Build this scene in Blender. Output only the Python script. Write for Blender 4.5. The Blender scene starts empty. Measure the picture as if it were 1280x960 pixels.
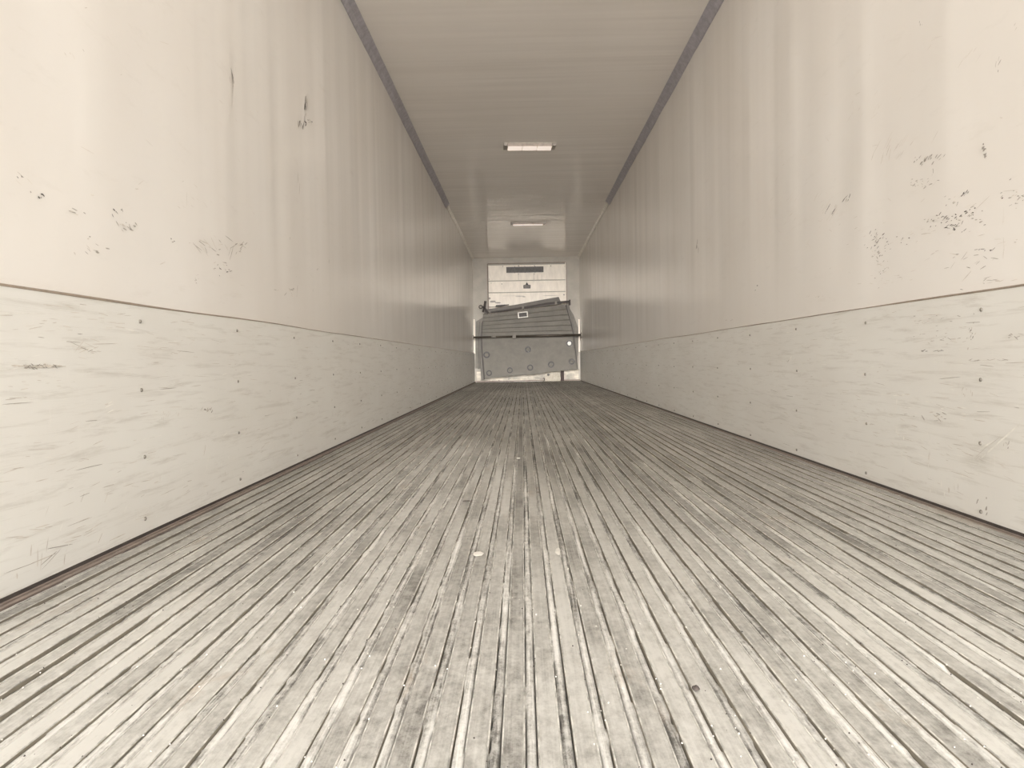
import bpy, bmesh, math, random
from mathutils import Matrix, Vector, noise

S = bpy.context.scene
C = S.collection
random.seed(11)

# ------------------------------------------------------------------ camera
CAM_H, FPX = 0.5035, 880.0
YAW, PITCH, ROLL = 0.01555, -0.03368, 0.01667
def cam_matrix():
    cy, sy = math.cos(YAW), math.sin(YAW); cp, sp = math.cos(PITCH), math.sin(PITCH)
    cr, sr = math.cos(ROLL), math.sin(ROLL)
    return (Matrix(((cy, -sy, 0), (sy, cy, 0), (0, 0, 1))) @ Matrix(((1, 0, 0), (0, cp, -sp), (0, sp, cp)))
            @ Matrix(((cr, 0, sr), (0, 1, 0), (-sr, 0, cr))))
CM = cam_matrix()
cd = bpy.data.cameras.new('camera'); cam = bpy.data.objects.new('camera', cd); C.objects.link(cam)
cd.sensor_fit = 'HORIZONTAL'; cd.sensor_width = 36.0; cd.lens = 36.0 * FPX / 1280.0
cd.clip_start = 0.02; cd.clip_end = 300
r_, f_, u_ = CM.col[0], CM.col[1], CM.col[2]
cam.matrix_world = Matrix(((r_[0], u_[0], -f_[0], 0), (r_[1], u_[1], -f_[1], 0), (r_[2], u_[2], -f_[2], CAM_H), (0, 0, 0, 1)))
S.camera = cam

# ------------------------------------------------------------------ sky, sun, exposure
W = bpy.data.worlds.new('sky'); S.world = W; W.use_nodes = True
nt = W.node_tree; nt.nodes.clear()
out = nt.nodes.new('ShaderNodeOutputWorld'); bg = nt.nodes.new('ShaderNodeBackground')
tc = nt.nodes.new('ShaderNodeTexCoord'); sep = nt.nodes.new('ShaderNodeSeparateXYZ'); cr_ = nt.nodes.new('ShaderNodeValToRGB')
nt.links.new(tc.outputs['Generated'], sep.inputs[0]); nt.links.new(sep.outputs['Z'], cr_.inputs[0])
cr_.color_ramp.elements[0].position = 0.0; cr_.color_ramp.elements[0].color = (0.495, 0.487, 0.475, 1)
cr_.color_ramp.elements[1].position = 0.7; cr_.color_ramp.elements[1].color = (1.6, 1.6, 1.6, 1)
nt.links.new(cr_.outputs[0], bg.inputs[0]); bg.inputs[1].default_value = 2.5
nt.links.new(bg.outputs[0], out.inputs[0])
sd = bpy.data.lights.new('sun', 'SUN'); sun = bpy.data.objects.new('sun', sd); C.objects.link(sun)
sd.energy = 10.3; sd.angle = math.radians(19); sd.color = (1, .945, .885)
SUN_EL, SUN_AZ = 5.5, 0.0      # low hazy sun straight behind the open doors
sun.rotation_euler = (math.radians(90 - SUN_EL), 0, math.radians(SUN_AZ)); sun.location = (0, -12, 4)
LAMP_EMIT = 0.55
S.view_settings.view_transform = 'Standard'; S.view_settings.look = 'None'
S.view_settings.exposure = 0.15; S.view_settings.gamma = 1.0; S.view_settings.use_curve_mapping = False
S.render.engine = 'CYCLES'
cy_ = S.cycles
cy_.max_bounces = 24; cy_.diffuse_bounces = 20; cy_.glossy_bounces = 12; cy_.transmission_bounces = 4
cy_.caustics_reflective = True

# ------------------------------------------------------------------ room numbers (metres)
XL, XR = -1.1375, 1.3625
ZC = 2.908
YE, YB = -0.90, 16.62        # open rear end, front bulkhead
SEAM = 0.685
PITCH_R, RAIL_W, RAIL_X0 = 0.0475, 0.031, -0.2255

def ray(px, py):
    return CM @ Vector(((px - 640) / FPX, 1, -(py - 480) / FPX))
def at(px, py, Y):          # point of the plane y = Y
    v = ray(px, py); t = Y / v.y
    return Vector((v.x * t, Y, v.z * t + CAM_H))
def on_wall(px, py, side):
    v = ray(px, py); t = (XL if side < 0 else XR) / v.x
    return v.y * t, v.z * t + CAM_H
def on_floor(px, py):
    v = ray(px, py); t = -CAM_H / v.z
    return v.x * t, v.y * t

# ------------------------------------------------------------------ material helpers
def mat(name, col, rough=.5, metal=0., spec=.5):
    m = bpy.data.materials.new(name); m.use_nodes = True
    b = m.node_tree.nodes['Principled BSDF']
    b.inputs['Base Color'].default_value = (*col, 1); b.inputs['Roughness'].default_value = rough
    b.inputs['Metallic'].default_value = metal; b.inputs['Specular IOR Level'].default_value = spec
    return m, m.node_tree, b
def N(t, kind, **kw):
    n = t.nodes.new(kind)
    for k, v in kw.items(): setattr(n, k, v)
    return n
def pos_noise(t, scale, sx, detail=5, rough=.55, dist=0., obj_offset=False):
    g = N(t, 'ShaderNodeNewGeometry'); mp = N(t, 'ShaderNodeMapping'); mp.inputs['Scale'].default_value = sx
    t.links.new(g.outputs['Position'], mp.inputs['Vector'])
    n = N(t, 'ShaderNodeTexNoise'); n.inputs['Scale'].default_value = scale; n.inputs['Detail'].default_value = detail
    n.inputs['Roughness'].default_value = rough; n.inputs['Distortion'].default_value = dist
    if obj_offset:
        oi = N(t, 'ShaderNodeObjectInfo'); mu = N(t, 'ShaderNodeMath', operation='MULTIPLY'); mu.inputs[1].default_value = 37.
        t.links.new(oi.outputs['Random'], mu.inputs[0]); va = N(t, 'ShaderNodeVectorMath', operation='ADD')
        t.links.new(mp.outputs[0], va.inputs[0]); t.links.new(mu.outputs[0], va.inputs[1]); t.links.new(va.outputs[0], n.inputs['Vector'])
    else: t.links.new(mp.outputs[0], n.inputs['Vector'])
    return n.outputs['Fac']
def ramp(t, fac, stops):
    r = N(t, 'ShaderNodeValToRGB'); e = r.color_ramp.elements
    while len(e) < len(stops): e.new(.5)
    for k, (p, c) in enumerate(stops):
        e[k].position = p; e[k].color = (*c, 1) if len(c) == 3 else c
    t.links.new(fac, r.inputs[0]); return r.outputs[0]
def mix(t, fac, a, b, mode='MIX'):
    m = N(t, 'ShaderNodeMix', data_type='RGBA', blend_type=mode)
    for sock, v in ((m.inputs[0], fac), (m.inputs[6], a), (m.inputs[7], b)):
        if isinstance(v, (int, float)): sock.default_value = v
        elif isinstance(v, tuple): sock.default_value = (*v, 1)
        else: t.links.new(v, sock)
    return m.outputs[2]
def bump(t, b, h, strength, dist=.002):
    n = N(t, 'ShaderNodeBump'); n.inputs['Strength'].default_value = strength; n.inputs['Distance'].default_value = dist
    t.links.new(h, n.inputs['Height']); t.links.new(n.outputs[0], b.inputs['Normal'])
g3 = lambda v: (v, v, v)

# upper liner: smooth cream white laminate
M_WALL, t, b = mat('white_liner', (.74, .70, .645), .33)
n1 = pos_noise(t, 1.0, (1, 1.2, .8), 3); n2 = pos_noise(t, 9, (1, .5, 2.2), 6, .7)
c = mix(t, ramp(t, n1, [(.35, g3(0)), (.65, g3(1))]), (.865, .83, .785), (.905, .88, .845))
c = mix(t, ramp(t, n2, [(.58, g3(0)), (.76, g3(.3))]), c, (.74, .70, .645))
t.links.new(c, b.inputs['Base Color'])
b.inputs['Roughness'].default_value = .20
# lower scuff panel: rubbed, lengthwise scratched
M_SCUFF, t, b = mat('scuffed_liner', (.70, .68, .62), .42)
n1 = pos_noise(t, 2.2, (1, .6, 1.4), 4); n2 = pos_noise(t, 14, (1, .22, 3.2), 8, .72, .4); n3 = pos_noise(t, 30, (1, 1.5, .3), 5, .7)
c = mix(t, ramp(t, n1, [(.35, g3(0)), (.65, g3(1))]), (.80, .785, .745), (.85, .845, .81))
c = mix(t, ramp(t, n2, [(.52, g3(0)), (.78, g3(.7))]), c, (.50, .47, .41))
c = mix(t, ramp(t, n3, [(.60, g3(0)), (.72, g3(.35))]), c, (.86, .84, .79))
t.links.new(c, b.inputs['Base Color']); bump(t, b, n2, .25, .002)
# ceiling
M_CEIL, t, b = mat('ceiling_liner', (.69, .645, .585), .14)
n1 = pos_noise(t, 1.4, (.35, 2.5, 1), 4, .6)
c = mix(t, ramp(t, n1, [(.35, g3(0)), (.7, g3(1))]), (.90, .86, .82), (.935, .90, .865))
t.links.new(c, b.inputs['Base Color'])
# floor rail: dull aluminium with trodden-in dirt
def floor_colour(t, dark, mid, light, jitter):
    s1 = pos_noise(t, 5, (.9, .45, 1), 6, .62, .2, jitter) if jitter else pos_noise(t, 5, (5, .35, 1), 7, .68, .3); s2 = pos_noise(t, 42, (1.2, .8, 1), 9, .8, .15, jitter)
    big = pos_noise(t, .9, (1.6, .7, 1), 3, .5)
    s3 = pos_noise(t, 5, (34, .5, 1), 6, .7, .2, jitter)
    def madd(x, k, add):
        m = N(t, 'ShaderNodeMath', operation='MULTIPLY_ADD'); t.links.new(x, m.inputs[0]); m.inputs[1].default_value = k
        if isinstance(add, float): m.inputs[2].default_value = add
        else: t.links.new(add, m.inputs[2])
        return m.outputs[0]
    tot = madd(s1, .42, madd(s2, .5, madd(s3, .22, madd(big, .35, -.245)))) if jitter else madd(s1, .8, madd(s2, .6, madd(s3, .55, madd(big, .35, -.65))))      # mean about .5
    if jitter:      # every rail is a little lighter or darker than its neighbours
        oi = N(t, 'ShaderNodeObjectInfo'); tot = madd(oi.outputs['Random'], .09, madd(tot, 1., -.045))
    base = ramp(t, tot, [(.34, dark), (.50, mid), (.68, light)])
    # pale dust plus a painted brightness falloff from the doors inward, and one pale trampled patch left of the middle
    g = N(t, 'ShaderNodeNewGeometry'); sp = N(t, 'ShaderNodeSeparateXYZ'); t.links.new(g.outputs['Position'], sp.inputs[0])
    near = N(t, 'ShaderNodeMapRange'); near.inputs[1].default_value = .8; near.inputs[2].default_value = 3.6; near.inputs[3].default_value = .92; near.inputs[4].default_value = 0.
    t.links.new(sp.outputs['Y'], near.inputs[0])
    def dist(cx, cy, rx, ry):
        a = N(t, 'ShaderNodeMath', operation='SUBTRACT'); t.links.new(sp.outputs['X'], a.inputs[0]); a.inputs[1].default_value = cx
        b2 = N(t, 'ShaderNodeMath', operation='DIVIDE'); t.links.new(a.outputs[0], b2.inputs[0]); b2.inputs[1].default_value = rx
        c2 = N(t, 'ShaderNodeMath', operation='SUBTRACT'); t.links.new(sp.outputs['Y'], c2.inputs[0]); c2.inputs[1].default_value = cy
        d = N(t, 'ShaderNodeMath', operation='DIVIDE'); t.links.new(c2.outputs[0], d.inputs[0]); d.inputs[1].default_value = ry
        cb = N(t, 'ShaderNodeCombineXYZ'); t.links.new(b2.outputs[0], cb.inputs[0]); t.links.new(d.outputs[0], cb.inputs[1])
        ln = N(t, 'ShaderNodeVectorMath', operation='LENGTH'); t.links.new(cb.outputs[0], ln.inputs[0])
        mr = N(t, 'ShaderNodeMapRange', interpolation_type='SMOOTHSTEP'); mr.inputs[1].default_value = .6; mr.inputs[2].default_value = 1.1; mr.inputs[3].default_value = .6; mr.inputs[4].default_value = 0.
        t.links.new(ln.outputs['Value'], mr.inputs[0]); return mr.outputs[0]
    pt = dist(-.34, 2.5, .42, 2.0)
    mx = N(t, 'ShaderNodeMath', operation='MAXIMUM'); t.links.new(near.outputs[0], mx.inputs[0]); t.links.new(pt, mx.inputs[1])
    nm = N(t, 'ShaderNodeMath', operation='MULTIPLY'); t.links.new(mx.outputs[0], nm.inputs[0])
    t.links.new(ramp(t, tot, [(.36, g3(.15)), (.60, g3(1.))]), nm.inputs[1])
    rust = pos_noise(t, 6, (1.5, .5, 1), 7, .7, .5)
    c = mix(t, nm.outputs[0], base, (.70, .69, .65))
    return mix(t, ramp(t, rust, [(.60, g3(0)), (.74, g3(.45))]), c, (.36, .26, .17)), s1, s2
M_RAIL, t, b = mat('worn_aluminium', (.4, .38, .34), .45, .35)
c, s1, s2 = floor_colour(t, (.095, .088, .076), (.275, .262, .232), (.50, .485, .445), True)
t.links.new(c, b.inputs['Base Color']); t.links.new(ramp(t, s2, [(.3, g3(.36)), (.7, g3(.62))]), b.inputs['Roughness'])
bump(t, b, s2, .25, .001)
M_DIRT, t, b = mat('packed_dust', (.45, .41, .34), .85)
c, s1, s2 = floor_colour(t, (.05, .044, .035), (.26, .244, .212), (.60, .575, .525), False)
t.links.new(c, b.inputs['Base Color']); bump(t, b, s2, .6, .003)

def simple(name, col, rough=.6, metal=0., var=.12, scale=20, sx=(1, 1, 1)):
    m, t, b = mat(name, col, rough, metal)
    n = pos_noise(t, scale, sx, 5, .65)
    lo = tuple(max(0, v * (1 - var * 1.6)) for v in col); hi = tuple(min(1, v * (1 + var)) for v in col)
    t.links.new(ramp(t, n, [(.35, lo), (.65, hi)]), b.inputs['Base Color'])
    return m
M_BEADS = simple('worn_bright_edge', (.60, .585, .54), .38, .25, .35, 9, (1, 2.5, 1))
M_SIDE = simple('dirty_rail_side', (.25, .225, .18), .8)
M_COVE = simple('blue_grey_vinyl', (.45, .435, .48), .5)
M_COVE_SHEEN = simple('painted_cove_sheen', (.93, .88, .82), .2)  # far cove: bright reflection painted in as a paler colour
M_SEAL = simple('dark_rubber_seal', (.07, .058, .052), .7)
M_SEAL2 = simple('brown_seal', (.26, .21, .18), .7)
M_BEAD = simple('brown_sealant', (.34, .28, .225), .7)
M_STEEL = simple('rivet_steel', (.26, .24, .21), .5, .4)
M_MARK = [simple('scuff_black', (.12, .105, .095), .7), simple('scuff_grey', (.42, .39, .35), .7), simple('scuff_tan', (.66, .62, .56), .6), simple('scratch_white', (.90, .88, .83), .5)]
M_BULK = simple('bulkhead_grey', (.44, .41, .36), .5, 0, .06, 4)
M_CREAM = simple('cream_board', (.93, .87, .78), .45, 0, .05, 12, (1, 1, .35))
M_KICK = simple('worn_cream_board', (.64, .59, .50), .5, 0, .3, 3, (1, 1, 2))
M_SEALD = simple('dark_edge_seal', (.035, .03, .026), .6)
M_DARK = simple('dark_grille', (.075, .07, .068), .6)
M_SLOT = simple('grille_slat', (.15, .14, .135), .5, .3)
M_PART = simple('grey_foam_panel', (.165, .154, .133), .62, 0, .09, 7)
M_PART2 = simple('grey_foam_edge', (.23, .215, .19), .65, 0, .1, 8)
M_FLAP = simple('grey_flap', (.16, .15, .135), .6, 0, .08, 8)
M_STRAPD = simple('dark_webbing', (.065, .055, .052), .75)
M_BOLT = simple('washer_rim', (.012, .01, .009), .5)
M_BOLTC = simple('washer_centre', (.165, .154, .133), .6, 0)
M_CHROME = simple('pale_handle', (.68, .655, .60), .3, 0)
M_BAR = simple('dark_steel_bar', (.085, .072, .058), .45, .5)
M_POST = simple('brown_post', (.06, .04, .035), .7)
M_PLATE = simple('dull_plate', (.34, .31, .255), .5, .2, .15)
M_LAMPB = simple('lamp_housing', (.42, .38, .34), .45, 0)
M_LENSF = simple('lamp_lens_front', (.62, .55, .50), .25, 0)
M_LENS, t, b = mat('lamp_lens_lit', (.9, .84, .78), .3)
b.inputs['Emission Color'].default_value = (1, .86, .76, 1); b.inputs['Emission Strength'].default_value = LAMP_EMIT
M_OUT = simple('outer_skin', (.75, .75, .74), .4)
M_GROUND = simple('yard_concrete', (.82, .79, .75), .9, 0, .1, 1.5)
M_DEBRIS_D = simple('dark_crumb', (.055, .045, .04), .8)
M_DEBRIS_L = simple('pale_crumb', (.62, .595, .54), .8)

# ------------------------------------------------------------------ mesh helpers
def link(name, me, m, parent=None, label=None, cat=None, group=None, kind=None, loc=(0, 0, 0), smooth=False):
    o = bpy.data.objects.new(name, me); C.objects.link(o); o.location = loc
    if m:
        for x in (m if isinstance(m, list) else [m]): me.materials.append(x)
    if smooth: me.polygons.foreach_set('use_smooth', [True] * len(me.polygons))
    if parent: o.parent = parent
    if label: o['label'] = label
    if cat: o['category'] = cat
    if group: o['group'] = group
    if kind: o['kind'] = kind
    return o
def from_bm(bm, name='mesh'):
    me = bpy.data.meshes.new(name); bm.normal_update(); bm.to_mesh(me); bm.free(); return me
def empty(name, loc=(0, 0, 0), **k):
    o = bpy.data.objects.new(name, None); C.objects.link(o); o.location = loc; o.empty_display_size = .1
    for a, v in k.items(): o[a] = v
    return o
def add_box(bm, x0, x1, y0, y1, z0, z1, rot=0., bev=0., mi=0):
    cx, cy, cz = (x0 + x1) / 2, (y0 + y1) / 2, (z0 + z1) / 2
    g = bmesh.ops.create_cube(bm, size=1.0, matrix=Matrix.Translation((cx, cy, cz)) @ Matrix.Rotation(rot, 4, 'Y') @ Matrix.Diagonal((x1 - x0, y1 - y0, z1 - z0, 1)))
    fs = {f for v in g['verts'] for f in v.link_faces}
    for f in fs: f.material_index = mi
    if bev:
        es = list({e for v in g['verts'] for e in v.link_edges})
        bmesh.ops.bevel(bm, geom=es, offset=bev, segments=2, affect='EDGES', profile=.6)
def box_mesh(*a, **k):
    bm = bmesh.new(); add_box(bm, *a, **k); return from_bm(bm)
def add_prism(bm, pts, y0, y1, bev=0., mi=0):   # outline in x-z, extruded along y (accepts per-point y offset in a third value)
    f0 = [bm.verts.new((p[0], y0 + (p[2] if len(p) > 2 else 0), p[1])) for p in pts]
    f1 = [bm.verts.new((p[0], y1 + (p[2] if len(p) > 2 else 0), p[1])) for p in pts]
    n = len(pts); fs = [bm.faces.new(f0), bm.faces.new(list(reversed(f1)))]
    for i in range(n): fs.append(bm.faces.new((f0[(i + 1) % n], f0[i], f1[i], f1[(i + 1) % n])))
    for f in fs: f.material_index = mi
    bmesh.ops.recalc_face_normals(bm, faces=fs)
    if bev:
        es = list({e for f in fs[:2] for e in f.edges})
        bmesh.ops.bevel(bm, geom=es, offset=bev, segments=2, affect='EDGES', profile=.6)
def prism(pts, y0, y1, bev=0.):
    bm = bmesh.new(); add_prism(bm, pts, y0, y1, bev); return from_bm(bm)
def add_cyl(bm, p, q, r, seg=14, r2=None, cap=True, mi=0):
    p, q = Vector(p), Vector(q); d = q - p
    g = bmesh.ops.create_cone(bm, cap_ends=cap, segments=seg, radius1=r, radius2=r if r2 is None else r2, depth=d.length,
        matrix=Matrix.Translation((p + q) / 2) @ d.to_track_quat('Z', 'Y').to_matrix().to_4x4())
    for f in {f for v in g['verts'] for f in v.link_faces}: f.material_index = mi; f.smooth = len(f.verts) == 4
def grid(fn, us, vs):
    verts = [fn(u, v) for u in us for v in vs]; nv = len(vs); faces = []
    for i in range(len(us) - 1):
        for j in range(nv - 1):
            a = i * nv + j; faces.append((a, a + nv, a + nv + 1, a + 1))
    me = bpy.data.meshes.new('grid'); me.from_pydata(verts, [], faces); me.update(); return me
def lin(a, b, n): return [a + (b - a) * i / n for i in range(n + 1)]

# ------------------------------------------------------------------ walls
def ripple(y, z, side):      # inward bulge of the liner in metres
    s = 0.
    ph = 0.0 if side < 0 else 0.08
    k = round((y - 1.40 - ph) / 1.36); d = y - (1.40 + ph + k * 1.36)
    fade = min(1, max(0, (z - .6) / .5)) * (1 - .3 * max(0, (z - 2.2) / .7))
    s += .0024 * math.exp(-(d / .10) ** 2) * fade
    s += .0036 * (noise.noise(Vector((y * 1.7, z * .22, side * 9.))) )
    s += .0004 * noise.noise(Vector((y * 19., z * .25, side * 2.))) * fade
    s += .0007 * noise.noise(Vector((y * 8., z * .3, side * 5.))) * fade
    s += .0022 * (noise.noise(Vector((y * 4.3, z * .5, side * 3. + 5)))) * fade
    return s
PANEL = .010
def wall(side):
    nm = 'left' if side < 0 else 'right'
    X = XL if side < 0 else XR
    ins = -side
    ys = lin(YE, YB, 900); zs = lin(0.0, ZC, 16)
    if side < 0: me = grid(lambda y, z: (X + ins * ripple(y, z, side), y, z), ys, zs)
    else: me = grid(lambda y, z: (X + ins * ripple(y, z, side), y, z), ys, list(reversed(zs)))
    w = link('wall_' + nm, me, M_WALL, kind='structure', smooth=True)
    w['label'] = 'smooth cream white laminate %s wall of the trailer, scuffed and slightly rippled' % nm
    # lower scuff panel
    def low(y, z): return (X + ins * (PANEL + .6 * ripple(y, z, side)), y, z)
    zz = [0.010] + lin(.06, SEAM - .005, 8) + [SEAM]
    bm = bmesh.new(); rows = []
    for y in lin(YE, YB, 300):
        top = SEAM + .006 * noise.noise(Vector((y * .8, side * 4., 0)))
        r = [bm.verts.new(low(y, z if z < SEAM else top)) for z in zz]
        r.append(bm.verts.new((X - ins * .02, y, top + .001))); r.insert(0, bm.verts.new((X - ins * .02, y, .010)))
        rows.append(r)
    for a, b_ in zip(rows, rows[1:]):
        for j in range(len(a) - 1): bm.faces.new((a[j], b_[j], b_[j + 1], a[j + 1]) if side < 0 else (a[j + 1], b_[j + 1], b_[j], a[j]))
    p = link('scuff_panel', from_bm(bm), M_SCUFF, w); p['label'] = 'lower scuff panel, dull grey white with rivets and lengthwise scratches'
    # sealant bead on the panel's top edge
    bm = bmesh.new(); rows = []
    for y in lin(YE, YB, 240):
        top = SEAM + .006 * noise.noise(Vector((y * .8, side * 4., 0)))
        h = .0046 + .0018 * noise.noise(Vector((y * 2.3, side, 7.))) + .0035 * max(0, min(1, (3.2 - y) / 1.8))
        x0 = X + ins * (PANEL + .6 * ripple(y, SEAM, side) + .0015)
        xb = X + ins * (ripple(y, SEAM, side) - .006)
        rows.append([bm.verts.new((x0, y, top - h * .3)), bm.verts.new((x0, y, top + h * .35)), bm.verts.new((xb, y, top + h)), bm.verts.new((xb, y, top - h))])
    for a, b_ in zip(rows, rows[1:]):
        for j in range(4): bm.faces.new((a[j], b_[j], b_[(j + 1) % 4], a[(j + 1) % 4]))
    bmesh.ops.recalc_face_normals(bm, faces=bm.faces)
    link('sealant_bead', from_bm(bm), M_BEAD, w)
    # rivets
    bm = bmesh.new()
    add_cyl(bm, (0, 0, -.008), (0, 0, .0025), .0058, 10); add_cyl(bm, (0, 0, .0025), (0, 0, .0042), .0052, 10, .003)
    rm = from_bm(bm); rm.materials.append(M_STEEL)
    y = (2.06 if side < 0 else 2.09) - .7
    while y < YB - .3:
        for z in ((.635, .437, .238, .05) if side < 0 else (.631, .426, .232, .034)):
            zz_ = z + random.uniform(-.004, .004); yy = y + random.uniform(-.006, .006)
            o = bpy.data.objects.new('rivet', rm); C.objects.link(o); o.parent = p
            q = low(yy, zz_); o.location = q; o.rotation_euler = (0, ins * math.pi / 2, 0)
        y += .703
    # scuffs
    bm = bmesh.new()
    def sliver(y, z, ln, wd, ang, mi):
        xo = .0012 + random.uniform(0, .0004)
        n = 8; pts = []
        for k in range(n):
            a = 2 * math.pi * k / n; rr = random.uniform(.55, 1.)
            u, v = ln / 2 * rr * math.cos(a), wd / 2 * rr * math.sin(a)
            pts.append((y + u * math.cos(ang) - v * math.sin(ang), z + u * math.sin(ang) + v * math.cos(ang)))
        vs = []
        for (yy, z2) in pts:
            if z2 < .02: return
            off = (PANEL + .6 * ripple(yy, z2, side)) if z < SEAM else ripple(yy, z2, side)
            vs.append(bm.verts.new((X + ins * (off + xo), yy, z2)))
        f = bm.faces.new(vs if side < 0 else list(reversed(vs))); f.material_index = mi
    def cluster(px, py, sx, sy, n, mi, ln=.03, wd=.004, ang=0., aj=.3):
        if mi >= 2: aj = .1; ln *= .8; wd *= .8
        if side > 0: ang = -ang
        for _ in range(n):
            qx, qy = random.gauss(px, sx), random.gauss(py, sy)
            y, z = on_wall(qx, qy, side)
            if not (1.0 < y < 16 and .03 < z < 2.8) or abs(z - SEAM) < .012: continue
            sliver(y, z, ln * random.uniform(.4, 1.5), wd * random.uniform(.5, 1.5), ang + random.gauss(0, aj), mi if random.random() < .7 else min(mi + 1, 2))
    if side < 0:
        CL = [(383, 129, 1.2, 4, 6, 0, .05, .013, 1.4), (383, 136, 1.5, 5, 6, 1, .06, .008, 1.5), (386, 151, 3, 1.2, 5, 0, .05, .010, .1), (377, 156, 2.5, 2, 9, 0, .05, .010, .9), (373, 225, 1, 8, 3, 1, .07, .004, 1.5),
              (289, 97, 3, 5, 6, 0, .07, .0035, 1.75), (290, 110, 4, 12, 6, 2, .1, .003, 1.75), (93, 68, 5, 4, 4, 2, .02, .003, -.5),
              (24, 220, 3, 2, 3, 0, .012, .003, -.3), (52, 245, 2, 2, 4, 0, .014, .004, -.5), (37, 241, 1, 1, 1, 1, .012, .004, 0), (26, 228, 5, 3, 3, 2, .03, .002, -.4),
              (95, 265, 7, 1.5, 5, 1, .03, .003, -.15), (147, 265, 4, 3, 6, 0, .016, .004, -.4), (158, 282, 7, 4, 16, 1, .018, .004, -.3),
              (108, 297, 2, 2, 2, 1, .01, .005, 0), (120, 315, 8, 5, 9, 1, .02, .003, -.4), (216, 301, 2, 1, 3, 0, .012, .005, 0),
              (262, 308, 14, 5, 16, 1, .06, .003, -.35), (295, 307, 8, 5, 14, 1, .07, .004, .5), (272, 330, 6, 9, 10, 1, .02, .004, 0), (165, 238, 3, 3, 2, 2, .02, .003, 0),
              (244, 345, 2, 5, 7, 1, .014, .003, 0), (273, 338, 7, 3, 8, 0, .02, .003, -.2), (364, 365, 6, 3, 9, 1, .05, .005, 0), (371, 365, .5, 5, 3, 1, .05, .004, 1.5),
              (240, 255, 10, 6, 6, 2, .03, .003, -.3), (380, 274, 8, 3, 6, 2, .04, .003, 0), (320, 210, 40, 60, 10, 2, .05, .003, -.3),
              (44, 458, 11, .7, 34, 1, .022, .004, .0), (44, 458, 11, .6, 12, 0, .014, .0025, .0), (44, 458, 17, .8, 26, 2, .05, .0035, .0), (98, 436, 8, 3, 9, 1, .05, .0022, 0), (105, 437, 9, 5, 8, 2, .05, .002, 0),
              (45, 478, 18, 4, 9, 2, .03, .002, 0), (198, 440, 10, 2, 6, 2, .03, .0025, 0), (205, 518, 9, 3, 12, 2, .018, .004, 1.2), (255, 512, 4, 2, 8, 1, .018, .005, .4),
              (60, 560, 60, 20, 20, 2, .06, .002, .05), (90, 660, 60, 10, 18, 2, .08, .0025, -.03), (180, 610, 60, 8, 20, 2, .07, .0025, .02), (60, 700, 30, 14, 10, 2, .05, .004, 1.4),
              (75, 695, 14, 3, 3, 1, .09, .0025, .15), (60, 400, 50, 12, 22, 2, .06, .002, 0), (260, 430, 50, 20, 30, 2, .06, .002, 0),
              (40, 500, 40, 1.2, 5, 3, .10, .002, .02), (130, 505, 12, 3, 4, 3, .05, .003, .2), (330, 540, 30, 16, 22, 3, .06, .0025, .25), (330, 570, 30, 7, 18, 3, .03, .003, 1.5),
              (362, 520, 4, 12, 6, 3, .09, .0025, 2.2), (420, 520, 22, 16, 34, 3, .05, .004, 1.2), (280, 600, 50, 9, 18, 3, .035, .003, 1.5), (255, 565, 4, 8, 5, 3, .05, .006, 1.2),
              (100, 640, 50, 30, 14, 3, .05, .003, 1.), (430, 330, 30, 60, 12, 1, .03, .005, 1.2), (500, 380, 30, 40, 14, 2, .10, .006, 1.2), (430, 460, 40, 26, 30, 2, .08, .003, 0)]
    else:
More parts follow.
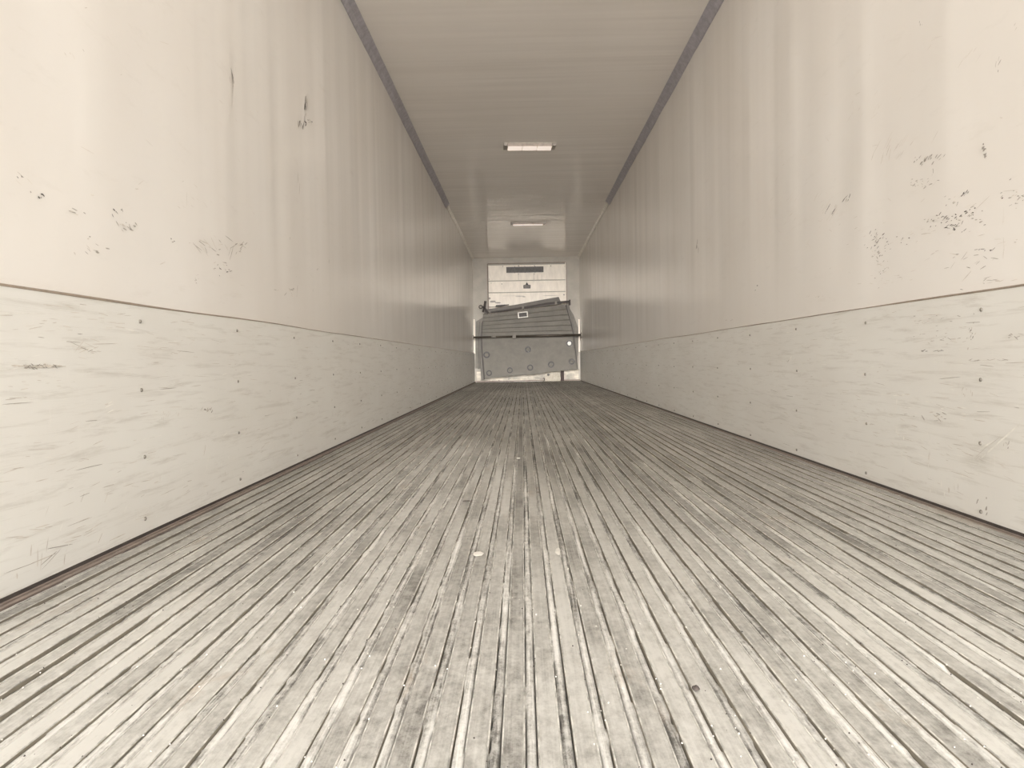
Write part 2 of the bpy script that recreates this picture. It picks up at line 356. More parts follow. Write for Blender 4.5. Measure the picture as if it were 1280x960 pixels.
        CL = [(1057, 250, 3, 2, 5, 0, .03, .005, .5), (1037, 264, 6, 2, 5, 0, .05, .003, .5), (1036, 263, 12, 6, 8, 2, .09, .003, .5), (873, 308, 1, 4, 5, 0, .05, .008, 1.4),
              (1155, 199, 8, 3, 15, 1, .02, .005, .2), (1172, 197, 6, 2, 6, 1, .03, .004, .6), (1150, 228, 8, 4, 20, 1, .018, .003, 0), (1167, 215, 1, 3, 3, 1, .02, .003, 1.5),
              (1231, 187, 2, 5, 9, 1, .013, .006, 0), (1248, 88, 2, 6, 4, 1, .02, .003, 1.4), (1151, 28, 1, 3, 3, 1, .01, .003, 1.5), (1268, 33, 3, 2, 2, 2, .015, .004, .6),
              (1105, 196, 7, 4, 6, 2, .06, .004, 1.), (1125, 180, 18, 10, 12, 2, .08, .003, .5), (1095, 130, 20, 12, 8, 2, .08, .002, .5), (1210, 68, 16, 8, 6, 2, .05, .002, .5),
              (1208, 240, 3, 2, 6, 0, .012, .005, .4), (1192, 252, 6, 3, 9, 1, .014, .003, .3), (1212, 264, 5, 3, 9, 0, .012, .004, .2), (1186, 272, 9, 3, 24, 0, .016, .003, .1),
              (1194, 284, 10, 3, 22, 0, .018, .003, .05), (1164, 276, 4, 2, 8, 1, .012, .003, 0), (1218, 275, 10, 6, 12, 1, .016, .003, .1), (1095, 300, 5, 6, 28, 0, .018, .003, .4),
              (1100, 318, 6, 8, 26, 1, .018, .0025, 0), (1122, 302, 6, 3, 8, 0, .014, .003, 0), (1112, 345, 14, 8, 14, 2, .04, .002, 0), (1254, 244, 3, 2, 3, 0, .014, .004, .3), (1272, 244, 8, 7, 18, 1, .014, .003, .1),
              (1233, 313, 7, 1.5, 8, 0, .018, .003, .05), (1215, 326, 20, 6, 14, 1, .03, .002, .05), (1256, 275, .7, 22, 6, 2, .06, .0015, 1.57), (1271, 301, 2, 1, 2, 1, .01, .003, 0),
              (1000, 245, 22, 12, 12, 2, .09, .003, .4), (1150, 290, 60, 18, 34, 2, .04, .002, .1), (990, 280, 30, 16, 14, 2, .07, .003, .3), (946, 357, 1, 2, 3, 0, .02, .004, 0), (946, 381, 1, 1, 2, 1, .015, .004, 0),
              (1101, 343, 4, 8, 12, 1, .012, .003, 0), (1020, 370, 10, 1.5, 6, 1, .03, .002, 0), (912, 400, 5, 1, 5, 1, .05, .003, 0), (915, 357, 10, 8, 10, 2, .06, .002, .2), (1222, 363, 8, 1, 6, 0, .03, .003, .05), (1240, 350, 14, 3, 10, 1, .03, .002, .1),
              (1170, 439, 8, 1, 9, 0, .025, .0025, .0), (1185, 422, 20, 2.5, 16, 1, .02, .002, 0), (1170, 402, 16, 6, 14, 1, .02, .002, 0), (1219, 415, 3, 14, 14, 1, .012, .004, 1.), (1200, 417, 16, 8, 14, 2, .03, .002, 0),
              (1245, 450, 20, .8, 12, 1, .04, .0018, 0), (1270, 420, 8, 2, 8, 1, .02, .002, 0), (1210, 490, 5, 4, 10, 2, .014, .004, 1.4), (1175, 522, 10, 3, 12, 1, .025, .003, -.1), (1180, 560, 60, 6, 22, 2, .07, .002, -.08),
              (1100, 520, 30, 6, 16, 2, .05, .002, -.05), (1235, 636, 4, 12, 10, 1, .018, .006, 1.4), (1265, 555, 3, 2, 6, 1, .015, .004, 1.), (1110, 395, 30, 8, 12, 2, .06, .002, 0),
              (1020, 440, 40, 26, 36, 2, .05, .002, 0), (1240, 600, 40, 16, 18, 2, .06, .002, -.1),
              (1242, 556, 12, 8, 4, 3, .10, .004, .6), (1165, 570, 1.2, 12, 7, 3, .05, .003, 1.5), (1130, 550, 8, 18, 10, 3, .05, .006, 1.5), (1190, 515, 30, 8, 16, 3, .06, .003, -.1), (1100, 494, 26, 3, 10, 3, .08, .003, -.05),
              (905, 500, 6, 10, 14, 3, .07, .004, .9), (990, 450, 6, 5, 6, 3, .06, .006, .6), (1000, 560, 20, 6, 16, 3, .02, .003, 1.5), (880, 490, 20, 8, 24, 3, .07, .003, -.05), (1190, 608, 26, 12, 20, 3, .03, .005, 1.5), (1040, 520, 60, 20, 34, 3, .05, .002, -.1)]
    for cdef in CL: cluster(*cdef)
    if side > 0:     # long diagonal white scratch
        a, b_ = on_wall(1233, 571, 1), on_wall(1279, 531, 1)
        for k in range(14):
            u = (k + .5) / 14; sliver(a[0] + (b_[0] - a[0]) * u, a[1] + (b_[1] - a[1]) * u, .032, .007, math.atan2(b_[1] - a[1], b_[0] - a[0]), 3)
    # general fine wear along the whole length
    for _ in range(700):
        y = random.uniform(1, 15.5); z = random.uniform(.04, .66)
        sliver(y, z, random.uniform(.02, .16), random.uniform(.0008, .0026), random.gauss(0, .06), random.choice((2, 2, 2, 3, 3, 1)))
    for _ in range(220):
        y = random.uniform(1, 15.5); z = random.uniform(.72, 1.7)
        sliver(y, z, random.uniform(.01, .09), random.uniform(.0008, .003), random.gauss(0, .4), 2)
    bm.normal_update()
    link('scuff_mark', from_bm(bm), list(M_MARK), w, kind='stuff')
    # outer skin of the trailer side
    xo = X - ins * .09
    bm = bmesh.new(); add_box(bm, min(xo, X - ins * .021), max(xo, X - ins * .021), YE - .02, YB + .1, -.2, ZC + .12)
    link('outer_skin', from_bm(bm), M_OUT, w)
    # seal strip between wall and floor
    bm = bmesh.new()
    a = X + ins * .004
    def bx(u0, u1, z0, z1, mi):
        x0, x1 = sorted((X + ins * u0, X + ins * u1)); add_box(bm, x0, x1, YE, YB, z0, z1, mi=mi)
    bx(-.01, .0125, -.012, .0105, 0); bx(.0125, .020, -.012, .002, 1); bx(.020, .038, -.014, -.006, 0)
    bx(.022, .034, -.010, -.001, 1)
    s = link('baseboard_' + nm, from_bm(bm), [M_SEAL, M_SEAL2], kind='structure'); s['label'] = 'dark rubber seal strip along the foot of the %s wall' % nm
    return w
wall(-1); wall(1)

# ------------------------------------------------------------------ ceiling, cove trims
def sag(x, y):
    s = .0030 * noise.noise(Vector((x * .35, y * 1.3, 3.)))
    s += .0022 * noise.noise(Vector((x * .5, y * 4.5, 8.)))
    s += .0012 * noise.noise(Vector((x * .8, y * 9., 1.))) + .0009 * noise.noise(Vector((x * .7, y * 22., 6.))) * (.55 + .8 * abs(noise.noise(Vector((x * .3, y * 1.3, 4.)))))
    return s
me = grid(lambda x, y: (x, y, ZC + sag(x, y)), lin(XL, XR, 14), lin(YE, YB, 1700))
me.flip_normals() if hasattr(me, 'flip_normals') else None
cl = link('ceiling', me, M_CEIL, kind='structure', smooth=True); cl['label'] = 'smooth cream ceiling with faint crosswise ripples'
link('outer_skin', box_mesh(XL - .09, XR + .09, YE - .02, YB + .1, ZC + .02, ZC + .12), M_OUT, cl)
tn = 0
for side in (-1, 1):
    X = XL if side < 0 else XR; ins = -side
    for (y0, y1, m, wd, nm) in ((YE, 10.85, M_COVE, .062, 'blue grey'), (10.85, YB, M_COVE_SHEEN, .040, 'pale, reflection-painted')):
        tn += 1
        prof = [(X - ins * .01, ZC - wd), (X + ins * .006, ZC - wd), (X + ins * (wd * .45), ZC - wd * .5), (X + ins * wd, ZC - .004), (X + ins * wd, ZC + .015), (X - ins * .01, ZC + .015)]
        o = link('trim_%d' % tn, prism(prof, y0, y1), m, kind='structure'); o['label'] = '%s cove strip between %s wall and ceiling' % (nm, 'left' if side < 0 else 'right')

# ------------------------------------------------------------------ floor
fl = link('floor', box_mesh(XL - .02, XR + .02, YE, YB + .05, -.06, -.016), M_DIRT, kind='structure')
fl['label'] = 'dirty aluminium trailer floor of long narrow rails with dust packed grooves'
prof = [(0, -.013), (0, -.0004), (.0006, .0006), (.0022, .0006), (.0032, -.0006), (RAIL_W - .0032, -.0006), (RAIL_W - .0022, .0006), (RAIL_W - .0006, .0006), (RAIL_W, -.0004), (RAIL_W, -.013)]
bm = bmesh.new(); a = [bm.verts.new((p[0], YE, p[1])) for p in prof]; rows = [a]
for y in lin(YE, YB, 3)[1:]: rows.append([bm.verts.new((p[0], y, p[1])) for p in prof])
for r0, r1 in zip(rows, rows[1:]):
    for j in range(len(prof) - 1): bm.faces.new((r0[j], r0[j + 1], r1[j + 1], r1[j])).material_index = (2, 1, 1, 0, 0, 0, 1, 1, 2)[j]
bm.faces.new(list(rows[0])); bm.faces.new(list(reversed(rows[-1])))
bmesh.ops.recalc_face_normals(bm, faces=bm.faces)
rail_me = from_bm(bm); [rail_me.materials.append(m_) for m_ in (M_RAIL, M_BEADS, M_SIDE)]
k0 = math.ceil((XL + .036 - RAIL_X0) / PITCH_R); k1 = math.floor((XR - .036 - RAIL_W - RAIL_X0) / PITCH_R)
for k in range(k0, k1 + 1):
    o = bpy.data.objects.new('floor_rail', rail_me); C.objects.link(o); o.parent = fl
    o.location = (RAIL_X0 + k * PITCH_R, 0, random.uniform(-.0006, .0006))
# dust packed into the grooves: crowned, uneven, flush in places and deep in others
verts, faces = [], []
GW = PITCH_R - RAIL_W
for k in range(k0 - 1, k1 + 1):
    x0 = RAIL_X0 + k * PITCH_R + RAIL_W
    y = YE; lev = -.006; base_i = None; nxt = 0
    rowi = []
    while y < YB:
        if y >= nxt:
            cx = x0 + GW / 2
            dusty = noise.noise(Vector((cx * 1.3, y * .35, 2.))) + (.35 if -.75 < cx < .15 and y < 5.5 else 0) + (.2 if y < 2 else 0) - (.15 if y > 6 else 0) + random.gauss(0, .3)
            lev = -.0015 if dusty > .35 else (-.0035 if dusty > -.05 else -.0062)
            nxt = y + random.expovariate(1 / (.7 + max(y, 0) * .25)) + .08
        nn = noise.noise(Vector((k * 3.1, y * 9, 0))) * .0012 + noise.noise(Vector((k * 1.7, y * 40, 0))) * .0008
        eL = -.0115 if noise.noise(Vector((k * 5.3, y * 5.5, 11))) + .5 * noise.noise(Vector((k * 2.3, y * 21, 4))) > -.08 else -.0008
        eR = -.0115 if noise.noise(Vector((k * 4.1, y * 5.5, 23))) + .5 * noise.noise(Vector((k * 6.3, y * 21, 9))) > -.08 else -.0008
        base = len(verts)
        for (u, dz) in ((-.0005, eL), (.0016, eL), (.0026, nn), (GW / 2, nn + .0008), (GW - .0026, nn * .7), (GW - .0016, eR), (GW + .0005, eR)):
            verts.append((x0 + u, y, max(-.0145, min(lev + dz, .0004))))
        rowi.append(base)
        y += .010 + max(y, 0) * .005
    for a_, b_ in zip(rowi, rowi[1:]):
        for j in range(6): faces.append((a_ + j, a_ + j + 1, b_ + j + 1, b_ + j))
me = bpy.data.meshes.new('dust'); me.from_pydata(verts, [], faces); me.update()
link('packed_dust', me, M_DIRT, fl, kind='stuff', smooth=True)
# tiny crumbs all over the near floor
bm = bmesh.new()
for _ in range(1800):
    y = .8 + random.expovariate(1 / 1.6)
    if y > 9: continue
    x = random.uniform(XL + .05, XR - .05)
    if random.random() < .7:
        k = round((x - RAIL_X0 - RAIL_W - GW / 2) / PITCH_R); x = RAIL_X0 + RAIL_W + GW / 2 + k * PITCH_R + random.choice((-1, 1)) * random.gauss(.008, .002)
    r = random.uniform(.0005, .0015)
    g = bmesh.ops.create_cone(bm, cap_ends=True, segments=5, radius1=r, radius2=r * .5, depth=r * 1.2, matrix=Matrix.Translation((x, y, r * .6)) @ Matrix.Rotation(random.random() * 6, 4, 'Z'))
    mi = 0 if random.random() < .6 else 1
    for f in {f for v in g['verts'] for f in v.link_faces}: f.material_index = mi
link('crumbs', from_bm(bm), [M_DEBRIS_L, M_DEBRIS_D], fl, kind='stuff')

# single bits of debris one can point at
def debris(name, px, py, sx, sy, h, m, label, cat, n=11):
    x, y = on_floor(px, py); bm = bmesh.new()
    bmesh.ops.create_icosphere(bm, subdivisions=2, radius=1)
    for v in bm.verts:
        s = 1 + .35 * noise.noise(v.co * 1.7 + Vector((px, py, 0)))
        v.co = Vector((v.co.x * sx * s, v.co.y * sy * s, max(v.co.z, -.35) * h * s))
    link(name, from_bm(bm), m, None, label, cat, loc=(x, y, .0012 + h * .35))
debris('pebble', 870, 863, .006, .006, .005, M_DEBRIS_D, 'small dark pebble lying on the near floor right of centre', 'pebble')
debris('paper_scrap', 598, 693, .014, .022, .0012, M_DEBRIS_L, 'flat pale scrap on the floor left of the centre rails', 'scrap')
debris('dried_splash', 697, 690, .008, .034, .001, M_DEBRIS_L, 'long pale dried splash on the floor rails right of centre', 'stain')
debris('pale_chip', 648, 573, .010, .020, .002, M_DEBRIS_L, 'small pale chip farther up the centre of the floor', 'chip')
debris('dark_chip', 583, 627, .014, .006, .0025, M_DEBRIS_D, 'thin dark chip lying crosswise on the dusty floor rails', 'chip')

# ------------------------------------------------------------------ front bulkhead
def bx2(px0, px1, py0, py1, Y0, Y1, **k):    # box whose outline was measured on plane Y0
    a, b_ = at(px0, py1, Y0), at(px1, py0, Y0)
    return box_mesh(min(a.x, b_.x), max(a.x, b_.x), Y0, Y1, min(a.z, b_.z), max(a.z, b_.z), **k)
pa, pb = at(609.5, 330, YB - .04), at(709, 476, YB - .04)
CX0, CX1, CZ1 = pa.x, pb.x, pa.z
bm = bmesh.new()
add_box(bm, XL, CX0, YB - .05, YB + .06, 0, ZC); add_box(bm, CX1, XR, YB - .05, YB + .06, 0, ZC)
add_box(bm, CX0, CX1, YB - .05, YB + .06, CZ1, ZC); add_box(bm, CX0, CX1, YB - .01, YB + .06, 0, CZ1)
wb = link('wall_back', from_bm(bm), M_BULK, kind='structure'); wb['label'] = 'grey front bulkhead with a tall cream boarded panel set into it'
def zof(py): return at(659, py, YB - .04).z
edges = [330.5, 350.6, 365.2, 383.0, 412, 441, 463]
for i, (e0, e1) in enumerate(zip(edges, edges[1:])):
    z1, z0 = zof(e0), zof(e1)
    o = link('board', box_mesh(CX0 + .012, CX1 - .012, YB - .045 - (.004 * (i % 2)), YB - .008, z0 + .010, z1 - .010, bev=.006), M_CREAM, wb)
zb = zof(463)
link('kick_board', box_mesh(XL + .05, XR - .05, YB - .062, YB - .02, .0, zb - .01, bev=.006), M_KICK, wb)['label'] = 'low cream kick board at the foot of the bulkhead'
link('hinge_strip', box_mesh(CX1 - .012, CX1 + .006, YB - .07, YB - .03, zb, CZ1), M_CREAM, wb)
link('edge_strip', box_mesh(CX0 - .012, CX0 + .006, YB - .066, YB - .03, zb, CZ1), M_SEAL2, wb)
link('edge_strip', box_mesh(CX1 + .006, CX1 + .022, YB - .066, YB - .03, zb, CZ1), M_SEAL2, wb)
link('edge_strip', box_mesh(CX0, CX1, YB - .058, YB - .03, CZ1 - .004, CZ1 + .01), M_SEAL2, wb)
# board stains
bm = bmesh.new()
def stain(px, py, w, h, mi):
    c_ = at(px, py, YB - .0505); n = 8
    vs = [bm.verts.new((c_.x + w * random.uniform(.7, 1) * math.cos(-2 * math.pi * k / n), YB - .0505, c_.z + h * random.uniform(.7, 1) * math.sin(-2 * math.pi * k / n))) for k in range(n)]
    bm.faces.new(list(reversed(vs))).material_index = mi
for (px, py, w, h, mi) in ((648, 346, .008, .12, 2), (667.5, 347, .008, .12, 2), (672, 346, .006, .10, 2), (677, 347, .005, .09, 2), (650, 370.3, .14, .015, 2), (655, 371, .06, .012, 2), (640, 369.8, .3, .006, 2), (690, 369.3, .25, .005, 1),
      (628.5, 333, .008, .02, 1), (648.5, 332.3, .02, .012, 0), (668, 332, .016, .01, 1), (688.5, 332.4, .012, .016, 0), (706, 333, .012, .01, 1), (648, 342.6, .012, .01, 0), (667.8, 342.4, .014, .012, 0),
      (627.3, 355, .012, .012, 0), (614, 354, .012, .01, 1), (611.5, 349, .012, .012, 1), (705, 368.5, .02, .02, 1), (612, 373, .03, .03, 1), (616, 377, .09, .03, 1), (622, 378.5, .09, .02, 1)):
    stain(px, py, w, h, mi)
link('board_stain', from_bm(bm), list(M_MARK), wb, kind='stuff')
# return air grille
a, b_ = at(633, 341, YB - .07), at(679.3, 333, YB - .07)
gr = empty('air_grille', ((a.x + b_.x) / 2, YB - .06, (a.z + b_.z) / 2), label='dark wide air grille slot near the top of the cream bulkhead boards', category='grille')
w_, h_ = b_.x - a.x, b_.z - a.z
bm = bmesh.new(); add_box(bm, -w_ / 2, w_ / 2, -.004, .012, -h_ / 2, h_ / 2); link('backing', from_bm(bm), M_DARK, gr)
bm = bmesh.new()
for (x0, x1, z0, z1) in ((-w_ / 2, w_ / 2, h_ / 2 - .012, h_ / 2), (-w_ / 2, w_ / 2, -h_ / 2, -h_ / 2 + .012), (-w_ / 2, -w_ / 2 + .012, -h_ / 2, h_ / 2), (w_ / 2 - .012, w_ / 2, -h_ / 2, h_ / 2)): add_box(bm, x0, x1, -.02, .01, z0, z1)
link('frame', from_bm(bm), M_SLOT, gr)
for k in range(5):
    z = -h_ / 2 + h_ * (k + 1) / 6; link('slat', box_mesh(-w_ / 2 + .012, w_ / 2 - .012, -.016, -.006, z - .005, z + .005), M_SLOT, gr)
for s in (-.27, 0, .27): link('fixing_tab', box_mesh(s * w_ - .008, s * w_ + .008, -.024, -.012, -h_ / 2 - .01, h_ / 2 + .01), M_SLOT, gr)
# badge
c_ = at(658.7, 358.2, YB - .055)
bd = empty('badge_plate', (c_.x, YB - .053, c_.z), label='small dark badge plate with a pointed top on the middle cream board', category='badge')
link('plate', prism([(-.082, -.045), (.082, -.045), (.088, .03), (.06, .04), (-.06, .04), (-.088, .03)], -.012, .004, .003), M_SLOT, bd)
link('crest', prism([(-.032, .04), (.032, .04), (0, .105)], -.011, .004), M_BOLT, bd)
for s in (-.04, 0, .04): link('stripe', box_mesh(s - .01, s + .01, -.015, -.008, -.03, .02), M_PART2, bd)

# lower corner posts and plates
M_ = YB - .075
link('brown_post', bx2(701, 705, 463.5, 477.5, YB - .115, YB - .07), M_POST, None, 'narrow dark brown post at the bulkhead foot, lower right', 'post')
pl = empty('foot_plate', at(691.5, 471, YB - .1), label='dull grey metal plate with a hole beside the brown post', category='plate')
link('plate', box_mesh(-.19, .165, -.01, .02, -.118, .118, bev=.006), M_PLATE, pl)
bm = bmesh.new(); add_cyl(bm, (-.115, -.014, .05), (-.115, -.006, .05), .03, 12); link('hole_rim', from_bm(bm), M_BOLT, pl)
lh = at(679.5, 474.5, YB - .1)
hk = empty('floor_hook', (lh.x, YB - .10, lh.z), label='small dark hook fixed low on the cream kick board', category='hook')
bm = bmesh.new()
pts = [Vector((.02 * math.cos(a), 0, .035 * math.sin(a))) for a in [math.radians(v) for v in range(130, -140, -27)]]
for p_, q_ in zip(pts, pts[1:]): add_cyl(bm, p_, q_, .009, 8)
link('ring', from_bm(bm), M_BOLT, hk); link('mount', box_mesh(-.012, .03, .0, .038, -.045, -.02), M_STEEL, hk)
for (px, py) in ((615.2, 476.3), (623.8, 475.5), (636, 474)):
    q = at(px, py, YB - .066); bm = bmesh.new(); add_cyl(bm, (q.x, YB - .074, q.z), (q.x, YB - .058, q.z), .013, 10)
    link('screw', from_bm(bm), M_STEEL, wb)
# pale corner strips
for (p0, p1, yy, nm) in ((592.2, 593.4, (399, 442), 'left'), (723.4, 724.6, (399, 440), 'right')):
    tn += 1
    o = link('trim_%d' % tn, bx2(p0, p1, yy[0], yy[1], YB - .09, YB - .05), M_CREAM, kind='structure'); o['label'] = 'pale corner strip beside the bulkhead, %s' % nm
tn += 1
o = link('trim_%d' % tn, box_mesh(XL, XR, YB - .075, YB - .05, 0, .03), M_SEAL2, kind='structure'); o['label'] = 'dark sill strip at the foot of the bulkhead'

# ------------------------------------------------------------------ leaning partition panel
YP = YB - .42
pp = at(660, 474, YP)
part = empty('partition_panel', (pp.x, YP, 0), label='tilted grey insulated partition panel leaning against the bulkhead behind the load bar', category='panel')
def P(px, py, Y=YP):
    v = at(px, py, Y); return (v.x - pp.x, v.z)
def lean(z): return .10 * z / 2.0
def outline(pxs, y0, y1, bev=0.):
    pts = [P(*q) for q in pxs]; return prism([(x, z, lean(z)) for x, z in pts], y0, y1, bev)
# lower sheet
low = [(602.4, 421.5), (603, 436), (604.6, 455), (606.2, 473.2), (624, 471.8), (648, 468.8), (668, 468.4), (690, 464.3), (721.4, 461.8), (719.6, 448), (717.8, 434), (716.2, 419.8)]
link('lower_sheet', outline(low, -.035, .035, .008), M_PART, part)
# upper slats, tilted
TL, TR = (605.5, 392.5), (706.5, 379.5)
def edgeL(v): # v 0 top .. 1 bottom at the load bar
    return (603.8 - 1.6 * v, 393 + 27.5 * v)
def edgeR(v):
    xs = [(0, 706.5), (.25, 709.5), (.5, 712.5), (.75, 714.8), (1, 716.2)]
    for (a, x0), (b_, x1) in zip(xs, xs[1:]):
        if v <= b_: return (x0 + (x1 - x0) * (v - a) / (b_ - a), 380 + 39.5 * v)
    return (716.2, 419.5)
ns = 6
for k in range(ns):
    a, b_ = k / ns, (k + 1) / ns - .008
    # slats run with a stronger tilt near the top, flattening to the bar
    link('slat', outline([edgeL(b_), edgeL(a), edgeR(a), edgeR(b_)][::-1], -.04 - .003 * (k % 2), .03, .006), M_PART, part)
# top flap
link('top_flap', outline([(605, 392.2), (606, 386.5), (622, 384.6), (652, 379.4), (680, 374), (698.5, 370.8), (701, 376.5), (702, 379.5), (660, 385.5)][::-1], -.045, .01, .005), M_FLAP, part)
link('top_dark_lip', outline([(619, 383.4), (636, 381.2), (636, 380.2), (620, 381.2)], -.05, .0), M_DARK, part)  # thin dark strip just above the top flap
# dark cross strap with light keepers
link('cross_strap', outline([(613.5, 391.5), (636, 388.3), (660, 384.8), (683, 381.0), (700, 378.9), (712.6, 378.2), (712.6, 375.4), (700, 376.4), (683, 378.3), (660, 382.4), (636, 386.2), (613.5, 389.3)], -.062, -.046), M_STRAPD, part)
for px, py in ((611.5, 390.8), (653.8, 384.8), (695, 378.5)):
    link('strap_keeper', outline([(px - 1.3, py + 2.8), (px + 1.3, py + 2.5), (px + 1.3, py - 2.3), (px - 1.3, py - 2.0)], -.072, -.046, .002), M_PART2, part)
link('strap_end', outline([(711.2, 381.5), (713.4, 381.2), (713.2, 374.4), (711.4, 374.6)], -.08, -.04, .003), M_STRAPD, part)
# handle: pale rectangular ring round a dark pull
c_ = P(653.6, 393.4); ang = math.radians(5)
bm = bmesh.new()
W2, H2, T = .115, .068, .022
for (x0, x1, z0, z1) in ((-W2, W2, H2 - T, H2), (-W2, W2, -H2, -H2 + T), (-W2, -W2 + T, -H2 + T * .6, H2 - T * .6), (W2 - T, W2, -H2 + T * .6, H2 - T * .6)):
    add_box(bm, x0, x1, -.03, .0, z0, z1, bev=.006)
bmesh.ops.transform(bm, matrix=Matrix.Translation((c_[0], -.05 + lean(c_[1]), c_[1])) @ Matrix.Rotation(-ang, 4, 'Y'), verts=bm.verts)
hd = link('handle', from_bm(bm), M_CHROME, part); hd['label'] = 'pale rectangular handle surround'
bm = bmesh.new(); add_box(bm, -W2 + T, W2 - T, -.012, .0, -H2 + T, H2 - T); add_box(bm, -.065, .065, -.026, -.010, -.008, .018, bev=.004)
bmesh.ops.transform(bm, matrix=Matrix.Translation((c_[0], -.042 + lean(c_[1]), c_[1])) @ Matrix.Rotation(-ang, 4, 'Y'), verts=bm.verts)
link('handle_pull', from_bm(bm), M_DARK, hd)
# edge flaps left and right (rubber wings)
link('side_flap', outline([(601.9, 421), (602.0, 430), (602.8, 445), (604.4, 462), (605.0, 474.5), (601.8, 474.8), (600.6, 460), (600.4, 440), (599.8, 421), (601.5, 404), (603.6, 401), (602.4, 412)], -.05, .05, .004), M_FLAP, part)
link('side_seal', outline([(602.4, 421), (602.9, 434), (604.6, 455), (606.4, 474), (604.6, 474.5), (603.0, 455), (601.6, 434), (601.5, 421), (602.7, 402), (603.4, 402)], -.056, -.04), M_SEALD, part)
link('side_flap', outline([(707.2, 381), (711.4, 380.5), (714.2, 395), (717.6, 409), (719.0, 420), (720.0, 436), (722.4, 461.5), (720.8, 461.5), (717.6, 434), (715.6, 416), (713, 405), (709.6, 391)], -.03, .05, .004), M_FLAP, part)
link('side_seal', outline([(706.8, 380.5), (709.8, 392), (713.4, 404), (715.6, 413), (716.9, 424), (718.2, 434), (721.6, 461.5), (722.2, 461.5), (719.0, 434), (717.6, 424), (716.4, 413), (714.4, 404), (710.8, 392), (708.2, 380.5)], -.052, -.03), M_SEALD, part)
# washers
for i, (px, py, rr) in enumerate(((608.3, 443.6, .078), (660, 436.8, .074), (711.7, 429.2, .078), (714.6, 452.1, .07), (688.8, 455.7, .074), (662.8, 459.5, .074), (637.4, 462.8, .07), (611.5, 466.3, .068))):
    c_ = P(px, py); yy = -.035 + lean(c_[1]); bm = bmesh.new(); n = 20; R1 = rr; R0 = rr * .56
    lo = [];
    for (R_, yo) in ((R1, .0), (R1 * .97, -.022), (R0 * 1.1, -.022), (R0, .002)):
        lo.append([bm.verts.new((c_[0] + R_ * math.cos(2 * math.pi * k / n), yy + yo, c_[1] + R_ * math.sin(2 * math.pi * k / n))) for k in range(n)])
    for a, b_ in zip(lo, lo[1:]):
        for k in range(n): bm.faces.new((a[k], b_[k], b_[(k + 1) % n], a[(k + 1) % n]))
    bmesh.ops.recalc_face_normals(bm, faces=bm.faces)
    w = link('washer', from_bm(bm, 'washer'), M_BOLT, part)
    bm = bmesh.new(); add_cyl(bm, (c_[0], yy + .002, c_[1]), (c_[0], yy - .006, c_[1]), R0, 18); add_cyl(bm, (c_[0], yy - .005, c_[1]), (c_[0], yy - .016, c_[1]), R0 * .45, 10, R0 * .35)
    bo = link('bolt', from_bm(bm), M_CHROME if i == 2 else M_BOLTC, w)
    if i == 2: bo['label'] = 'bright pale bolt'

# a second, flat sheet standing behind the panel
back = empty('backing_sheet', (pp.x, YB - .12, 0), label='pale grey sheet standing upright behind the tilted partition panel', category='sheet')
def Q(px, py):
    v = at(px, py, YB - .12); return (v.x - pp.x, v.z)
link('sheet', prism([Q(*q) for q in [(594.5, 460.5), (720, 461.5), (722.5, 440), (722.8, 410), (717, 394), (712, 386), (607, 395), (595, 402)]], -.03, .03, .006), M_PART2, back)
link('edge_fold', prism([Q(*q) for q in [(597.5, 461), (599.5, 461), (599.5, 421), (600.5, 402), (599.2, 402), (597.8, 421)]], -.045, -.02, .003), M_FLAP, back)

# ------------------------------------------------------------------ load bar
YL = YB - .62
a = at(590.5, 422.0, YL); b_ = at(727.5, 418.3, YL)
zA, zB = at(592, 421.6, YL).z, at(726, 418.6, YL).z
bar = empty('load_bar', (0, YL, (zA + zB) / 2), label='thin dark load bar braced wall to wall in front of the grey panel', category='bar')
zc = (zA + zB) / 2; xj = at(643, 420, YL).x
def ZB(x): return zA + (zB - zA) * (x - XL) / (XR - XL) - zc
bm = bmesh.new(); add_cyl(bm, (xj, 0, ZB(xj)), (XR - .03, 0, ZB(XR)), .026, 14); link('outer_tube', from_bm(bm), M_BAR, bar)
bm = bmesh.new(); add_cyl(bm, (XL + .03, 0, ZB(XL)), (xj, 0, ZB(xj)), .020, 14); link('inner_tube', from_bm(bm), M_BAR, bar)
bm = bmesh.new(); add_box(bm, xj - .045, xj + .035, -.04, .04, ZB(xj) - .045, ZB(xj) + .045, bev=.008); rt = link('ratchet', from_bm(bm), M_PART2, bar); rt['label'] = 'pale ratchet housing'
bm = bmesh.new(); xk = at(617, 421, YL).x; add_cyl(bm, (xk - .05, 0, ZB(xk)), (xk + .05, 0, ZB(xk)), .027, 12); link('collar', from_bm(bm), M_PART2, bar)
for s, X in ((1, XL), (-1, XR)):
    bm = bmesh.new(); add_box(bm, min(X + s * .012, X + s * .035), max(X + s * .012, X + s * .035), -.06, .06, ZB(X) - .05, ZB(X) + .05, bev=.005); link('foot_pad', from_bm(bm), M_BAR, bar)

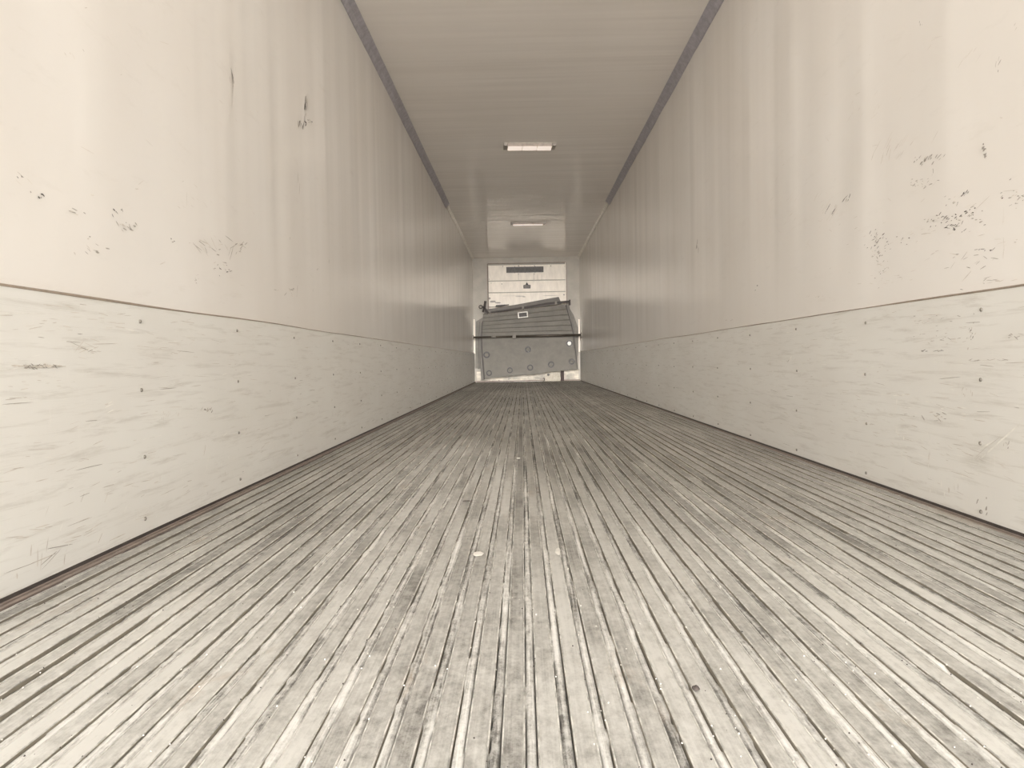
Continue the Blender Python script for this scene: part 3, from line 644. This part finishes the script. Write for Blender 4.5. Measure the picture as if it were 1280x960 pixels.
# ------------------------------------------------------------------ crossed dark strap buckle hanging at the left
c_ = at(604.5, 385, YP - .09)
def bar2(p0, p1, r, nm):
    a = at(p0[0], p0[1], YP - .09) - c_; b_ = at(p1[0], p1[1], YP - .09) - c_
    bm = bmesh.new(); d = (b_ - a); L = d.length; ang = math.atan2(d.z, d.x)
    add_box(bm, -L / 2, L / 2, -.015, .015, -r, r, bev=.005)
    bmesh.ops.transform(bm, matrix=Matrix.Translation((a + b_) / 2) @ Matrix.Rotation(-ang, 4, 'Y'), verts=bm.verts)
    link(nm, from_bm(bm), M_STRAPD, bk)
bm = bmesh.new(); q = at(601, 383.6, YP - .09) - c_
for k in range(12):
    a0, a1 = 2 * math.pi * k / 12, 2 * math.pi * (k + 1) / 12
    add_cyl(bm, q + Vector((.042 * math.cos(a0), 0, .036 * math.sin(a0))), q + Vector((.042 * math.cos(a1), 0, .036 * math.sin(a1))), .011, 6)
bk = link('buckle', from_bm(bm), M_STRAPD, part, loc=c_ - part.location); bk['label'] = 'crossed black buckle with loose strap ends'
bar2((606.8, 376.3), (605.6, 384.5), .028, 'lever'); bar2((604.5, 383.5), (610.4, 391.6), .024, 'strap_tail'); bar2((605.8, 383), (603.6, 390.2), .02, 'strap_tail')
bar2((602.2, 383.9), (606, 384.2), .022, 'tongue')

# ------------------------------------------------------------------ ceiling lamps
def lamp(xc, y0, w, d, tilt, label):
    L = empty('ceiling_light', (xc, y0 + d / 2, ZC + .004), label=label, category='lamp'); L.rotation_euler = (0, 0, tilt); L['group'] = 'ceiling lights'
    h = .05; e = .045
    link('housing', prism([(-w / 2 + e, -.012), (w / 2 - e, -.012), (w / 2 - e, 0), (-w / 2 + e, 0)], -d / 2, d / 2), M_LAMPB, L)
    for s in (-1, 1):
        x0, x1 = sorted((s * (w / 2 - e), s * w / 2)); c_ = link('end_cap', box_mesh(x0, x1, -d / 2, d / 2, -h * .8, 0, bev=.008), M_LAMPB, L)
        bm = bmesh.new(); xs = (x0 + x1) / 2; add_cyl(bm, (xs, -.05, -h * .8 - .003), (xs, -.05, -h * .8 + .006), .008, 8); link('screw', from_bm(bm), M_STEEL, c_)
    seg = (w - 2 * e) / 3
    for k in range(3):
        x0 = -w / 2 + e + seg * k + .003; x1 = x0 + seg - .006
        # front and back face of the lens, then its glowing underside
        def wedge(ya, yb, za, zb):
            bm = bmesh.new(); vs = [bm.verts.new(v) for v in ((x0, ya, za), (x1, ya, za), (x1, yb, zb), (x0, yb, zb))]
            f = bm.faces.new(vs); g = bmesh.ops.extrude_face_region(bm, geom=[f]); 
            for v in [q for q in g['geom'] if isinstance(q, bmesh.types.BMVert)]: v.co.z += .004; v.co.y += .002
            bmesh.ops.recalc_face_normals(bm, faces=bm.faces); return from_bm(bm)
        link('lens_front', wedge(-d / 2 + .01, -d / 2 + .035, -.012, -h * .72), M_LENSF, L)
        link('lens', wedge(-d / 2 + .037, d / 2 - .02, -h * .74, -h), M_LENS, L)
        link('lens_back', wedge(d / 2 - .018, d / 2 - .006, -h, -.012), M_LENSF, L)
    return L
pA, pB = ray(629, 180), ray(695, 180)
def on_ceil(px, py):
    v = ray(px, py); t = (ZC - CAM_H) / v.z; return v.x * t, v.y * t
x0, y0 = on_ceil(629, 178); x1, y1 = on_ceil(695, 178)
lamp((x0 + x1) / 2, (y0 + y1) / 2, x1 - x0, .165, math.atan2(y1 - y0, x1 - x0), 'nearer rectangular ceiling light with a three part lens')
x0, y0 = on_ceil(638, 277.8); x1, y1 = on_ceil(682, 277.4)
lamp((x0 + x1) / 2, (y0 + y1) / 2, x1 - x0, .11, math.atan2(y1 - y0, x1 - x0), 'farther ceiling light, seen as a thin bright line')

# ------------------------------------------------------------------ outside behind the camera: yard ground
g_ = link('ground', box_mesh(-60, 60, -70, 60, -1.45, -1.30), M_GROUND, kind='structure'); g_['label'] = 'concrete yard outside the trailer'
